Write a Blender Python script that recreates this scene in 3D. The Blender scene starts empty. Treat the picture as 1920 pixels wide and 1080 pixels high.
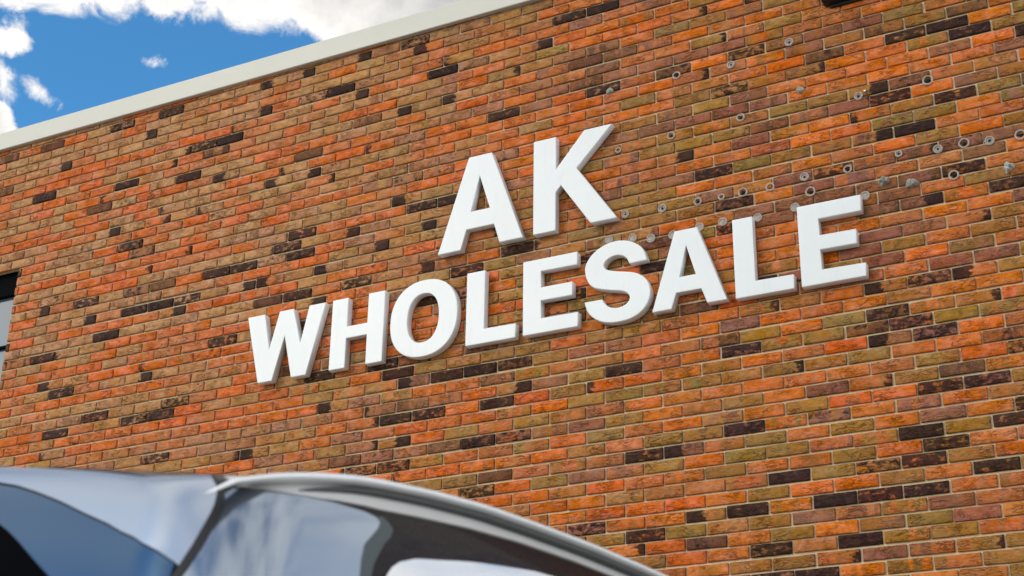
import bpy, bmesh, math, random
import numpy as np
from mathutils import Vector, Matrix, noise
random.seed(7); rng = np.random.default_rng(11)
sc = bpy.context.scene
COL = sc.collection
U = 0.075                     # brick course height
BW = 3.11653972 * U           # brick length including joint
def lin(c):
    c = c / 255.0
    return c / 12.92 if c <= 0.04045 else ((c + 0.055) / 1.055) ** 2.4
def rgb(r, g, b, k=1.0): return (lin(r) * k, lin(g) * k, lin(b) * k, 1.0)

# ------------------------------------------------------------------ helpers
def link(o, parent=None):
    COL.objects.link(o)
    if parent is not None: o.parent = parent
    return o
def tag(o, label=None, cat=None, group=None, kind=None):
    if label: o['label'] = label
    if cat: o['category'] = cat
    if group: o['group'] = group
    if kind: o['kind'] = kind
    return o
def empty(name, loc, rotz=0.0):
    o = bpy.data.objects.new(name, None); o.empty_display_size = 0.2
    o.location = loc; o.rotation_euler = (0, 0, rotz)
    return link(o)
def from_bm(name, bm, mat, parent=None, smooth=False):
    me = bpy.data.meshes.new(name); bm.normal_update(); bm.to_mesh(me); bm.free()
    if smooth: me.polygons.foreach_set('use_smooth', [True] * len(me.polygons))
    me.materials.append(mat)
    return link(bpy.data.objects.new(name, me), parent)
def add_box(bm, x0, x1, y0, y1, z0, z1):
    v = [bm.verts.new(p) for p in ((x0,y0,z0),(x1,y0,z0),(x1,y1,z0),(x0,y1,z0),(x0,y0,z1),(x1,y0,z1),(x1,y1,z1),(x0,y1,z1))]
    fs = [bm.faces.new([v[i] for i in f]) for f in ((0,3,2,1),(4,5,6,7),(0,1,5,4),(1,2,6,5),(2,3,7,6),(3,0,4,7))]
    return v, fs
def bevel_all(bm, w, seg=2, ang=0.5):
    es = [e for e in bm.edges if len(e.link_faces) == 2 and e.calc_face_angle(0) > ang]
    bmesh.ops.bevel(bm, geom=es, offset=w, segments=seg, affect='EDGES', profile=0.5)

# ------------------------------------------------------------------ materials
class NT:
    def __init__(s, tree): s.t = tree; s.n = tree.nodes; s.l = tree.links
    def node(s, typ, **kw):
        n = s.n.new(typ)
        for k, v in kw.items(): setattr(n, k, v)
        return n
    def put(s, sock, v):
        if hasattr(v, 'is_linked') or isinstance(v, bpy.types.NodeSocket): s.l.new(v, sock)
        elif v is not None: sock.default_value = v
    def math(s, op, a, b=None, c=None, clamp=False):
        n = s.node('ShaderNodeMath', operation=op, use_clamp=clamp)
        for i, v in enumerate((a, b, c)):
            if v is not None: s.put(n.inputs[i], v)
        return n.outputs[0]
    def vmath(s, op, a, b=None):
        n = s.node('ShaderNodeVectorMath', operation=op)
        s.put(n.inputs[0], a)
        if b is not None: s.put(n.inputs[1], b)
        return n.outputs['Value'] if op == 'DOT_PRODUCT' else n.outputs[0]
    def mix(s, fac, a, b, blend='MIX'):
        n = s.node('ShaderNodeMix', data_type='RGBA', blend_type=blend)
        s.put(n.inputs['Factor'], fac); s.put(n.inputs[6], a); s.put(n.inputs[7], b)
        return n.outputs[2]
    def noise(s, vec, scale, detail=4, rough=0.55, dist=0.0, typ='FBM'):
        n = s.node('ShaderNodeTexNoise')
        n.noise_type = typ
        s.put(n.inputs['Vector'], vec); n.inputs['Scale'].default_value = scale
        n.inputs['Detail'].default_value = detail; n.inputs['Roughness'].default_value = rough
        n.inputs['Distortion'].default_value = dist
        return n.outputs[0]
    def mapr(s, v, a, b, c=0.0, d=1.0, smooth=False):
        n = s.node('ShaderNodeMapRange'); n.clamp = True
        if smooth: n.interpolation_type = 'SMOOTHSTEP'
        s.put(n.inputs['Value'], v)
        for k, x in zip(('From Min','From Max','To Min','To Max'), (a,b,c,d)): n.inputs[k].default_value = x
        return n.outputs[0]
    def attr(s, name, out='Fac'):
        n = s.node('ShaderNodeAttribute'); n.attribute_name = name; return n.outputs[out]
def mat(name):
    m = bpy.data.materials.new(name); m.use_nodes = True
    t = NT(m.node_tree); b = m.node_tree.nodes['Principled BSDF']
    return m, t, b
def plain(name, col, rough=0.5, metal=0.0, var=0.06, scale=8.0, bump=0.0, coat=0.0, ior=1.5):
    m, t, b = mat(name)
    tc = t.node('ShaderNodeTexCoord').outputs['Object']
    n = t.noise(tc, scale, 5, 0.6)
    f = t.mapr(n, 0.3, 0.7, 1 - var, 1 + var)
    v = t.node('ShaderNodeVectorMath', operation='SCALE'); v.inputs[0].default_value = col[:3]
    t.put(v.inputs['Scale'], f); t.l.new(v.outputs[0], b.inputs['Base Color'])
    b.inputs['Roughness'].default_value = rough; b.inputs['Metallic'].default_value = metal
    b.inputs['IOR'].default_value = ior
    b.inputs['Coat Weight'].default_value = coat
    b.inputs['Coat Roughness'].default_value = 0.03
    if bump:
        bp = t.node('ShaderNodeBump'); bp.inputs['Distance'].default_value = bump
        t.put(bp.inputs['Height'], t.noise(tc, scale * 6, 5, 0.6)); t.l.new(bp.outputs[0], b.inputs['Normal'])
    return m
# ------------------------------------------------------------------ brick wall
# clay kind of each brick per course: first brick, then 1 orange 2 muted 3 brown 4 yellow 5 green 6 purple 7 dark 8 black 9/10 burnt end, 0 unseen
ROWS = {-40: (-30, (7, 1, 7, 1, 5, 8, 0, 8, 3, 3, 5, 9, 10, 3, 10, 6, 8, 5, 5, 3, 5,)),-39: (-29, (5, 5, 5, 3, 0, 0, 0, 4, 2, 1, 6, 0, 3, 1, 5, 3, 9, 3, 2, 3, 1, 1,)),-38: (-30, (5, 3, 6, 5, 6, 0, 10, 5, 3, 0, 3, 2, 3, 3, 4, 3, 3, 2, 3, 3, 6, 8, 8,)),-37: (-29, (2, 3, 10, 2, 5, 3, 0, 3, 7, 5, 10, 1, 7, 8, 3, 3, 2, 4, 1, 1, 1, 6, 2, 2, 3,)),-36: (-30, (7, 5, 2, 1, 1, 1, 1, 2, 1, 1, 2, 2, 3, 0, 10, 1, 1, 8, 7, 3, 10, 1, 1, 1, 1,)),-35: (-29, (1, 1, 1, 1, 2, 6, 3, 3, 8, 8, 2, 3, 3, 3, 3, 3, 5, 2, 1, 3, 4, 1, 1, 1, 2, 1,)),-34: (-29, (5, 8, 3, 1, 3, 1, 2, 1, 7, 2, 3, 1, 3, 1, 1, 3, 6, 1, 5, 3, 6, 6, 1, 5, 3, 3,)),-33: (-29, (2, 2, 1, 0, 0, 8, 0, 2, 2, 1, 2, 2, 5, 3, 7, 10, 5, 9, 3, 1, 6, 7, 6, 6, 1, 3, 1, 2,)),-32: (-29, (3, 1, 3, 1, 1, 1, 0, 8, 5, 5, 1, 1, 1, 6, 3, 1, 4, 1, 2, 6, 2, 6, 2, 1, 4, 6, 4, 1,)),-31: (-28, (5, 5, 0, 0, 5, 1, 1, 2, 9, 3, 1, 7, 2, 1, 2, 3, 6, 6, 1, 6, 7, 6, 6, 6, 6, 4, 2,)),-30: (-29, (2, 1, 5, 1, 2, 0, 3, 5, 4, 1, 1, 3, 1, 1, 1, 7, 1, 1, 8, 6, 1, 8, 2, 7, 1, 8, 6, 6, 6, 5, 2,)),-29: (-27, (1, 1, 1, 0, 1, 3, 3, 2, 3, 9, 10, 7, 3, 5, 2, 1, 1, 1, 2, 1, 2, 1, 2, 2, 1, 3, 2, 7, 3, 7, 2,)),-28: (-29, (7, 0, 1, 2, 10, 0, 1, 3, 5, 2, 5, 5, 2, 3, 1, 2, 1, 3, 2, 5, 1, 1, 5, 2, 3, 2, 1, 7, 1, 8, 8, 1,)),-27: (-29, (7, 0, 2, 7, 7, 2, 1, 2, 1, 7, 1, 6, 2, 3, 3, 5, 6, 6, 2, 1, 1, 2, 1, 1, 3, 8, 2, 3, 1, 1, 4, 8, 5,)),-26: (-28, (1, 3, 3, 1, 8, 1, 3, 1, 1, 3, 1, 1, 1, 5, 7, 2, 1, 6, 1, 0, 0, 3, 6, 4, 6, 1, 1, 1, 1, 6, 1,)),-25: (-28, (2, 3, 3, 4, 1, 7, 3, 1, 7, 5, 1, 7, 5, 1, 2, 1, 1, 0, 1, 0, 0, 6, 6, 6, 6, 6, 1, 1, 1, 2, 1, 6,)),-24: (-28, (1, 1, 1, 6, 1, 1, 1, 1, 6, 6, 3, 5, 3, 3, 9, 5, 0, 2, 1, 0, 0, 2, 4, 4, 3, 5, 5, 10, 7, 2, 2,)),-23: (-28, (6, 3, 5, 1, 1, 1, 1, 2, 2, 1, 6, 8, 1, 1, 1, 8, 8, 0, 6, 0, 4, 2, 4, 4, 3, 6, 6, 6, 8, 1, 7, 3,)),-22: (-28, (1, 7, 2, 1, 1, 5, 7, 7, 5, 3, 8, 4, 10, 3, 3, 3, 0, 4, 4, 0, 1, 2, 10, 1, 6, 1, 1, 1, 3, 8, 5,)),-21: (-28, (3, 10, 2, 8, 3, 7, 7, 1, 8, 8, 7, 8, 1, 6, 2, 10, 3, 0, 2, 0, 2, 2, 2, 1, 2, 2, 1, 1, 5, 5, 1, 5,)),-20: (-28, (1, 6, 0, 6, 0, 6, 3, 6, 1, 1, 1, 1, 5, 10, 0, 0, 0, 0, 5, 0, 0, 3, 6, 8, 5, 5, 3, 10, 8, 2, 2,)),-19: (-28, (2, 5, 2, 10, 0, 8, 8, 8, 3, 10, 9, 5, 9, 5, 3, 1, 1, 2, 2, 0, 0, 0, 3, 1, 1, 2, 1, 2, 1, 4, 1,)),-18: (-28, (1, 5, 1, 1, 1, 1, 10, 1, 1, 1, 1, 3, 1, 1, 6, 6, 0, 0, 0, 0, 0, 3, 0, 6, 3, 6, 8, 2, 6, 7, 6,)),-17: (-28, (7, 7, 6, 6, 8, 5, 3, 6, 5, 5, 7, 8, 2, 8, 3, 10, 2, 1, 8, 0, 0, 0, 3, 3, 8, 1, 6, 6, 2, 2, 6,)),-16: (-28, (7, 0, 6, 3, 1, 1, 1, 1, 3, 3, 1, 10, 1, 1, 3, 5, 8, 5, 6, 0, 0, 6, 1, 2, 6, 6, 7, 6, 6, 8, 2,)),-15: (-27, (3, 1, 5, 1, 3, 1, 2, 1, 1, 1, 1, 0, 1, 7, 0, 3, 1, 4, 0, 0, 0, 0, 0, 8, 6, 0, 0, 6, 2, 5,)),-14: (-28, (2, 1, 1, 1, 5, 1, 2, 2, 8, 3, 0, 8, 0, 1, 1, 8, 8, 1, 0, 0, 0, 0, 0, 1, 2, 1, 0, 7, 10, 1, 8,)),-13: (-28, (1, 1, 9, 3, 1, 1, 1, 1, 1, 1, 0, 0, 0, 1, 3, 1, 6, 3, 4, 0, 0, 0, 0, 0, 0, 1, 0, 1, 2, 1, 1, 7,)),-12: (-28, (2, 3, 8, 2, 3, 10, 3, 3, 1, 1, 0, 0, 1, 0, 1, 1, 1, 1, 1, 0, 0, 2, 0, 0, 0, 0, 0, 6, 6, 2, 3,)),-11: (-28, (1, 2, 1, 1, 1, 1, 1, 2, 3, 2, 1, 1, 2, 1, 0, 1, 1, 4, 4, 2, 0, 0, 0, 0, 0, 0, 0, 7, 3, 2, 3,)),-10: (-28, (3, 2, 3, 4, 3, 3, 3, 3, 3, 1, 0, 0, 0, 4, 1, 0, 0, 0, 0, 7, 0, 0, 0, 0, 0, 0, 0, 0, 1, 5, 2,)),-9: (-27, (2, 3, 7, 8, 3, 3, 8, 2, 1, 1, 5, 8, 2, 8, 7, 4, 7, 0, 0, 1, 7, 0, 7, 1, 0, 0, 2, 2, 6, 7,)),-8: (-28, (1, 1, 8, 2, 3, 8, 8, 1, 3, 4, 1, 4, 4, 1, 8, 4, 3, 3, 4, 1, 4, 4, 2, 1, 4, 3, 1, 9, 8, 9,)),-7: (-27, (1, 3, 1, 1, 1, 1, 1, 2, 1, 1, 1, 4, 4, 4, 9, 8, 8, 8, 4, 2, 6, 2, 1, 6, 1, 2, 1, 2, 1, 1,)),-6: (-27, (1, 6, 1, 1, 2, 2, 2, 1, 1, 1, 1, 9, 6, 4, 1, 1, 7, 4, 2, 3, 1, 2, 7, 4, 1, 5, 8, 3, 3, 1,)),-5: (-25, (6, 2, 3, 6, 2, 6, 3, 6, 6, 6, 2, 6, 6, 6, 1, 10, 6, 4, 8, 2, 1, 8, 4, 4, 7, 8, 4, 3,)),-4: (-25, (2, 6, 3, 8, 2, 6, 6, 3, 4, 1, 2, 8, 8, 1, 8, 1, 3, 1, 1, 1, 4, 1, 2, 1, 9, 8, 1, 6,)),-3: (-21, (4, 4, 6, 9, 4, 1, 6, 2, 1, 1, 1, 2, 1, 4, 5, 3, 5, 3, 5, 4, 5, 1, 1, 7,)),-2: (-21, (4, 1, 1, 6, 2, 4, 6, 10, 1, 4, 1, 4, 2, 2, 1, 1, 1, 1, 2, 1, 2, 4, 1,)),-1: (-17, (6, 6, 7, 7, 7, 7, 8, 8, 6, 6, 4, 1, 2, 3, 2, 6, 2, 3, 7, 3,)),0: (-16, (1, 8, 8, 4, 2, 2, 4, 1, 4, 2, 1, 3, 1, 4, 1, 1, 8, 8,)),1: (-14, (1, 1, 1, 1, 1, 1, 3, 2, 5, 4, 8, 4, 7, 1, 2, 1, 3,)),2: (-14, (5, 5, 5, 7, 2, 2, 2, 8, 9, 2, 3, 2, 4, 1, 6, 1, 8,)),3: (-12, (2, 8, 1, 5, 7, 6, 4, 1, 4, 4, 2, 4, 8, 4, 8,)),4: (-12, (1, 1, 1, 1, 1, 2, 1, 4, 2, 3, 5, 1, 8, 1,)),5: (-10, (3, 1, 1, 3, 3, 2, 2, 8, 4, 8, 8, 4, 2,)),6: (-10, (2, 1, 1, 1, 1, 1, 4, 1, 1, 3, 2, 8,)),7: (-9, (2, 8, 1, 1, 9, 8, 4, 8, 8, 8, 2, 2,)),8: (-8, (4, 8, 4, 2, 4, 6, 2, 4, 6, 2,)),9: (-7, (1, 1, 7, 1, 4, 1, 6, 4, 6,)),10: (-7, (5, 1, 2, 8, 2, 8, 4, 4, 2,)),11: (-6, (2, 1, 3, 3, 2, 6, 6, 3,)),12: (-2, (1, 3, 4, 4,))}
CODES = '. O o B Y G P D K l r'.split()
WX0, WX1 = -10.5, 4.2                      # wall ends
ROW0, ROW1 = -41, 53
WINX0, WINX1, WINZ0, WINZ1 = -7.85, -6.578, 4.65, 5.99
def rowz(r): return (36.51216 - r) * U + 1.25
PAL = {  # fired clay colours
 'O': [(210,106,46),(214,112,48),(204,100,42),(208,114,56)],
 'o': [(188,104,58),(194,108,60),(180,100,56),(188,112,64)],
 'B': [(162,102,48),(164,108,54),(152,96,46),(170,112,58)],
 'Y': [(158,110,46),(162,114,54),(150,106,48)],
 'G': [(146,108,52),(148,112,58),(138,102,50)],
 'P': [(146,88,64),(148,92,74),(138,82,60)],
 'D': [(104,66,46),(98,62,46),(110,72,48)],
 'K': [(40,28,30)],
}
DEFS = 'O O O O o o o B B B B B Y Y G P P D K'.split()
def brick_code(r, k):
    e = ROWS.get(r)
    if e and 0 <= k - e[0] < len(e[1]) and e[1][k - e[0]] != 0: return CODES[e[1][k - e[0]]]
    return random.choice(DEFS)
def brick_style(r, k, c):
    """base colour and how far burnt-dark patches reach over the face"""
    code = brick_code(r, k); fl = None
    if code == 'K': base = random.choice(['D','P','o','B']); fl = ('all', random.uniform(0.18, 0.62))
    elif code == 'D': base = random.choice(['D','D','P']); fl = ('all', random.uniform(-0.5, 0.05))
    elif code in ('r', 'l'):
        base = random.choice(('B', 'B', 'o', 'P')); fl = (code, 1)
    else: base = code
    q = random.choice(PAL[base])
    q = [x * random.uniform(0.95, 1.05) for x in q]
    # the upper left of the wall is paler
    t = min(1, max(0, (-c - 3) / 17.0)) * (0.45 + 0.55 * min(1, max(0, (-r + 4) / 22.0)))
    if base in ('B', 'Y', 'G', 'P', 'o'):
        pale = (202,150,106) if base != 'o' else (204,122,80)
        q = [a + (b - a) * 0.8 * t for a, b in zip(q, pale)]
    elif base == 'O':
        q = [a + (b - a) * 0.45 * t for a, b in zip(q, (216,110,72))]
    if fl is None:
        u = random.random()
        if u < 0.08: fl = ('all', random.uniform(-0.45, -0.1))
        elif u < 0.12: fl = (random.choice(('r', 'l')), 0.35)
        else: fl = ('all', -1.0)
    other = random.choice({'O': ('o', 'B', 'Y', 'o'), 'o': ('O', 'B', 'P', 'B'), 'B': ('o', 'Y', 'G', 'P', 'O'), 'Y': ('o', 'B', 'G', 'O'), 'G': ('B', 'Y', 'P'), 'P': ('B', 'o', 'D'), 'D': ('B', 'P', 'o')}[base])
    q2 = list(random.choice(PAL[other])); amt = random.choice((0.0, 0.3, 0.55, 0.8, 0.95)) if base != 'O' else random.choice((0.0, 0.0, 0.2, 0.4, 0.6))
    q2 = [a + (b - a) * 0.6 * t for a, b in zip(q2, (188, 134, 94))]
    return [lin(x) for x in q], fl, [lin(x) for x in q2], amt
def build_bricks():
    V = []; F = []; C = []; C2 = []; AM = []; FL = []; SD = []; SM = []
    nv = 0
    for r in range(ROW0, ROW1 + 1):
        zc = rowz(r) + random.uniform(-0.0015, 0.0015)
        if zc < 0.0: continue
        kmin = int(WX0 / BW) - 1; kmax = int(WX1 / BW) + 1
        tiltr = random.uniform(-0.0004, 0.0004)
        for k in range(kmin, kmax + 1):
            c0 = k + (0.0 if r % 2 == 0 else -0.5)
            jl = 0.0045 + random.uniform(-0.0015, 0.003); jr = 0.0045 + random.uniform(-0.0015, 0.003)
            x0 = c0 * BW + jl; x1 = (c0 + 1) * BW - jr
            if x1 < WX0 or x0 > WX1: continue
            x0 = max(x0, WX0); x1 = min(x1, WX1)
            if x1 - x0 < 0.02: continue
            h = 0.0315 + random.uniform(-0.0016, 0.0012)
            zj = zc + 0.004 * noise.noise(Vector((c0 * 0.16, r * 0.23, 4.0))) + random.uniform(-0.0012, 0.0012)
            z0, z1 = zj - h, zj + h
            if WINZ0 < zc < WINZ1:
                if x0 > WINX0 and x1 < WINX1: continue
                if x0 < WINX1 < x1: x0 = WINX1
                if x0 < WINX0 < x1: x1 = WINX0
                if x1 - x0 < 0.015: continue
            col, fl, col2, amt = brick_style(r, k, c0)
            near = -44 < r < 15 and -7.2 < x0 < 1.3
            nx, nz = ((13, 6) if near else (3, 3))
            sd = random.random() * 100.0
            yo = random.uniform(-0.0022, 0.0022); rx = random.uniform(-0.03, 0.03); ry = random.uniform(-0.008, 0.008)
            amp = random.uniform(0.0008, 0.0024) if near else 0.0
            base = nv
            rot = random.uniform(-0.006, 0.006)
            cx = (x0 + x1) / 2
            us = [0.0, 0.022] + [0.022 + 0.956 * i / (nx - 3) for i in range(1, nx - 3)] + [0.978, 1.0] if nx > 3 else [0, .5, 1]
            vs = [0.0, 0.07] + [0.07 + 0.86 * i / (nz - 3) for i in range(1, nz - 3)] + [0.93, 1.0] if nz > 3 else [0, .5, 1]
            for j, v in enumerate(vs):
                for i, u in enumerate(us):
                    x = x0 + (x1 - x0) * u; z = z0 + (z1 - z0) * v
                    edge = (i in (0, nx - 1)) or (j in (0, nz - 1))
                    y = yo + rx * (z - zc) + ry * (x - cx)
                    if near:
                        nn = noise.fractal(Vector((x * 14 + sd, z * 42, sd)), 0.8, 2.0, 3)
                        y += amp * nn
                        wob = noise.noise(Vector((x * 30, z * 30, sd + 9)))
                        if edge:
                            y += 0.0028
                            z += wob * 0.0016; x += wob * 0.0012
                    z += rot * (x - cx)
                    V.append((x, y, z)); C.append(col); C2.append(col2); AM.append(amt)
                    if fl[0] == 'all': f = fl[1]
                    else:
                        uu = u if fl[0] == 'r' else 1 - u
                        f = (uu - 0.52) * 5.0 if fl[1] == 1 else (uu - 0.8) * 3.0
                    FL.append(f); SD.append(sd)
            for j in range(nz - 1):
                for i in range(nx - 1):
                    a = base + j * nx + i
                    F.append((a, a + 1, a + nx + 1, a + nx)); SM.append(near)
            # skirt into the joint
            ring = [base + i for i in range(nx)] + [base + j * nx + nx - 1 for j in range(1, nz)] + \
                   [base + (nz - 1) * nx + i for i in range(nx - 2, -1, -1)] + [base + j * nx for j in range(nz - 2, 0, -1)]
            b2 = base + nx * nz
            for q in ring:
                p = V[q]; V.append((p[0], 0.022, p[2])); C.append(col); C2.append(col2); AM.append(amt); FL.append(FL[q]); SD.append(sd)
            n = len(ring)
            for i in range(n):
                F.append((ring[i], b2 + i, b2 + (i + 1) % n, ring[(i + 1) % n])); SM.append(False)
            nv = len(V)
    return V, F, C, C2, AM, FL, SD, SM
def mortar_sheet():
    """mortar bed as a grid with the window opening left out"""
    bm = bmesh.new()
    for (x0, x1, z0, z1) in ((WX0, WINX0, 0, rowz(ROW0) + .03), (WINX1, WX1, 0, rowz(ROW0) + .03), (WINX0, WINX1, 0, WINZ0), (WINX0, WINX1, WINZ1, rowz(ROW0) + .03)):
        add_box(bm, x0, x1, 0.0135, 0.30, z0, z1)
    return bm
building = empty('brick_building', (-3, 0, 0))
tag(building, 'multicoloured brick building with pale metal coping carrying white wholesale lettering', 'building')
bx = building.location.copy()

m_brick, t, b = mat('brick_clay')
col = t.node('ShaderNodeAttribute'); col.attribute_name = 'clay'
geo = t.node('ShaderNodeNewGeometry').outputs['Position']
sd = t.attr('seed')
off = t.node('ShaderNodeCombineXYZ'); t.l.new(sd, off.inputs[1]); t.l.new(sd, off.inputs[0])
pos = t.vmath('ADD', geo, off.outputs[0])
st = t.vmath('MULTIPLY', pos, (1.0, 1.0, 2.6))
n1 = t.noise(st, 9.0, 3, 0.6)            # large fired blotches
n2 = t.noise(st, 34.0, 4, 0.65)          # fine speckle
n3 = t.noise(pos, 120.0, 3, 0.6)
mott = t.mapr(n1, 0.35, 0.66)
col2 = t.node('ShaderNodeAttribute'); col2.attribute_name = 'clay_second'
nband = t.noise(t.vmath('MULTIPLY', pos, (1.0, 1.0, 0.35)), 13.0, 3, 0.6, 0.4)
bandm = t.math('MULTIPLY', t.mapr(nband, 0.46, 0.54, 0, 1, True), t.attr('band'))
c0 = t.mix(bandm, col.outputs['Color'], col2.outputs['Color'])
c1 = t.mix(t.math('MULTIPLY', mott, 0.30), c0, rgb(132, 92, 58))
hue = t.node('ShaderNodeHueSaturation'); t.l.new(c1, hue.inputs['Color'])
t.put(hue.inputs['Value'], t.mapr(n2, 0.25, 0.75, 0.74, 1.38))
t.put(hue.inputs['Saturation'], t.mapr(n1, 0.3, 0.7, 0.92, 1.10))
c2 = t.mix(t.mapr(n3, 0.58, 0.76, 0, 0.40), hue.outputs[0], rgb(200, 170, 140))
# crease shade painted into the colour along folds of the sand-creased faces
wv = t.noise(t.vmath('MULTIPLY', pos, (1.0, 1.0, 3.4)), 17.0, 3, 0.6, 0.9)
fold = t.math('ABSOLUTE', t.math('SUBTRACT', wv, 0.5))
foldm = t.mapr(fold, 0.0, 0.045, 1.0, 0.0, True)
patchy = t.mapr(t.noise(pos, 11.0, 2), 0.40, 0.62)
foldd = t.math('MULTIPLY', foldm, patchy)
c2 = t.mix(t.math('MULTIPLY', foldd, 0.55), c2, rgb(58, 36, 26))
fl = t.attr('flash')
nb = t.noise(t.vmath('MULTIPLY', pos, (1, 1, 1.6)), 26.0, 3, 0.6)
fm = t.math('ADD', fl, t.math('MULTIPLY', t.math('SUBTRACT', nb, 0.5), 2.4))
dark = t.mapr(fm, -0.08, 0.42, 0.0, 0.92, True)
burnt = t.mix(t.mapr(n2, 0.35, 0.7), rgb(20, 12, 13), rgb(62, 38, 32))
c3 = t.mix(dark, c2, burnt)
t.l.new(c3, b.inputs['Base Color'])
t.put(b.inputs['Roughness'], t.mapr(dark, 0, 1, 0.86, 0.62))
b.inputs['Specular IOR Level'].default_value = 0.12
cr = t.noise(t.vmath('MULTIPLY', pos, (1.0, 1.0, 2.4)), 26.0, 4, 0.55, 1.2, 'RIDGED_MULTIFRACTAL')
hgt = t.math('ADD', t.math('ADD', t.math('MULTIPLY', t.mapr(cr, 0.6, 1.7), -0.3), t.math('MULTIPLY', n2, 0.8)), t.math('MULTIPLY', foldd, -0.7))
bp = t.node('ShaderNodeBump'); bp.inputs['Strength'].default_value = 0.9; bp.inputs['Distance'].default_value = 0.006
t.put(bp.inputs['Height'], hgt); t.l.new(bp.outputs[0], b.inputs['Normal'])

m_mortar, t, b = mat('mortar')
geo = t.node('ShaderNodeNewGeometry').outputs['Position']
n1 = t.noise(geo, 2.2, 4, 0.6); n2 = t.noise(geo, 60, 4, 0.65)
c = t.mix(t.mapr(n1, 0.3, 0.7), rgb(224, 196, 152), rgb(216, 192, 160))
c = t.mix(t.mapr(n2, 0.35, 0.75, 0, 0.5), c, rgb(176, 146, 104))
t.l.new(c, b.inputs['Base Color']); b.inputs['Roughness'].default_value = 0.95
bp = t.node('ShaderNodeBump'); bp.inputs['Distance'].default_value = 0.004; bp.inputs['Strength'].default_value = 0.7
t.put(bp.inputs['Height'], n2); t.l.new(bp.outputs[0], b.inputs['Normal'])

V, F, C, C2, AM, FL, SD, SM = build_bricks()
bm = mortar_sheet()
bm.verts.index_update()
off = len(V); nb_f = len(F)
for v in bm.verts: V.append(tuple(v.co)); C.append((.4, .3, .2)); C2.append((.4, .3, .2)); AM.append(0); FL.append(-1); SD.append(0)
for f in bm.faces: F.append(tuple(off + v.index for v in f.verts)); SM.append(False)
bm.free()
me = bpy.data.meshes.new('wall'); 
Va = np.array(V, dtype=np.float32) - np.array(bx, dtype=np.float32)
me.from_pydata(Va.tolist(), [], F)
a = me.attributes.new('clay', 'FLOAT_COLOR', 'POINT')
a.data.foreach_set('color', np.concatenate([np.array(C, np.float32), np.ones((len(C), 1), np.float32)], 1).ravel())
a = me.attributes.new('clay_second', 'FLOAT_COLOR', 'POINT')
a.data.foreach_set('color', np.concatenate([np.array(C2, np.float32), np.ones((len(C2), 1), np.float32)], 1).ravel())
a = me.attributes.new('band', 'FLOAT', 'POINT'); a.data.foreach_set('value', np.array(AM, np.float32))
a = me.attributes.new('flash', 'FLOAT', 'POINT'); a.data.foreach_set('value', np.array(FL, np.float32))
a = me.attributes.new('seed', 'FLOAT', 'POINT'); a.data.foreach_set('value', np.array(SD, np.float32))
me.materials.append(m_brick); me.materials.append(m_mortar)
me.polygons.foreach_set('material_index', np.array([0] * nb_f + [1] * (len(F) - nb_f), np.int32))
me.polygons.foreach_set('use_smooth', np.array(SM, dtype=bool))
me.update()
link(bpy.data.objects.new('wall', me), building)

# coping: folded sheet-metal cap, with a drip edge and turned-back top
m_cop = plain('coping_metal', rgb(202, 196, 181), 0.42, 0.0, 0.035, 1.3, 0.0006)
bm = bmesh.new()
def prof(pts, x0, x1, zs):
    a = [bm.verts.new((x0, y, z + zs(x0))) for y, z in pts]; c = [bm.verts.new((x1, y, z + zs(x1))) for y, z in pts]
    n = len(pts)
    for i in range(n): bm.faces.new((a[i], c[i], c[(i + 1) % n], a[(i + 1) % n]))
    bm.faces.new(a[::-1]); bm.faces.new(c)
zs = lambda x: 7.0482 - 0.00774 * (x + 4.6)
P = [(-0.034, 0.0), (-0.034, 0.006), (-0.028, 0.012), (-0.028, 0.146), (-0.024, 0.152), (0.36, 0.170), (0.36, 0.0), (-0.02, 0.0), (-0.02, -0.006), (-0.03, -0.006)]
P = [(-0.032, -0.004), (-0.036, 0.0), (-0.036, 0.145), (-0.031, 0.151), (0.36, 0.170), (0.36, 0.0), (-0.024, 0.0), (-0.026, -0.004)]
xs = [WX0 - 0.03, -7.6, 1.45, WX1 + 0.03]
for i, (xa, xb) in enumerate(zip(xs, xs[1:])):
    prof(P, xa + (0.001 if i else 0), xb - (0.001 if i < len(xs) - 2 else 0), zs)
for v in bm.verts: v.co -= bx
bmesh.ops.recalc_face_normals(bm, faces=bm.faces)
from_bm('coping', bm, m_cop, building)

# window at the left edge: dark deep head, aluminium frame, sky in the glass
m_alu = plain('window_frame_paint', rgb(8, 8, 9), 0.7, 0.0, 0.05, ior=1.1)
m_glass, t, b = mat('window_glass')
b.inputs['Base Color'].default_value = (0.10, 0.135, 0.16, 1); b.inputs['Roughness'].default_value = 0.04
b.inputs['IOR'].default_value = 2.3
geo = t.node('ShaderNodeNewGeometry').outputs['Position']
bp = t.node('ShaderNodeBump'); bp.inputs['Distance'].default_value = 0.003; bp.inputs['Strength'].default_value = 0.25
t.put(bp.inputs['Height'], t.noise(geo, 1.4, 2)); t.l.new(bp.outputs[0], b.inputs['Normal'])
win = None
bm = bmesh.new()
Y0, Y1 = 0.06, 0.12
add_box(bm, WINX0, WINX1, Y0, Y1 + .1, 5.802, WINZ1)         # dark head panel
add_box(bm, WINX1 - 0.012, WINX1, Y0, Y1 + .1, WINZ0, 5.801)
add_box(bm, WINX0, WINX0 + 0.05, Y0, Y1 + .1, WINZ0, 5.801)
add_box(bm, WINX0 + .0505, WINX1 - .0125, Y0, Y1 + .1, WINZ0, WINZ0 + 0.05)
add_box(bm, WINX0 + .0505, WINX1 - .0125, Y0 + .012, Y1 + .1, 5.378, 5.396)   # slim glazing bar
for v in bm.verts: v.co -= bx
bevel_all(bm, 0.003, 1)
win = from_bm('window', bm, m_alu, building)
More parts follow.
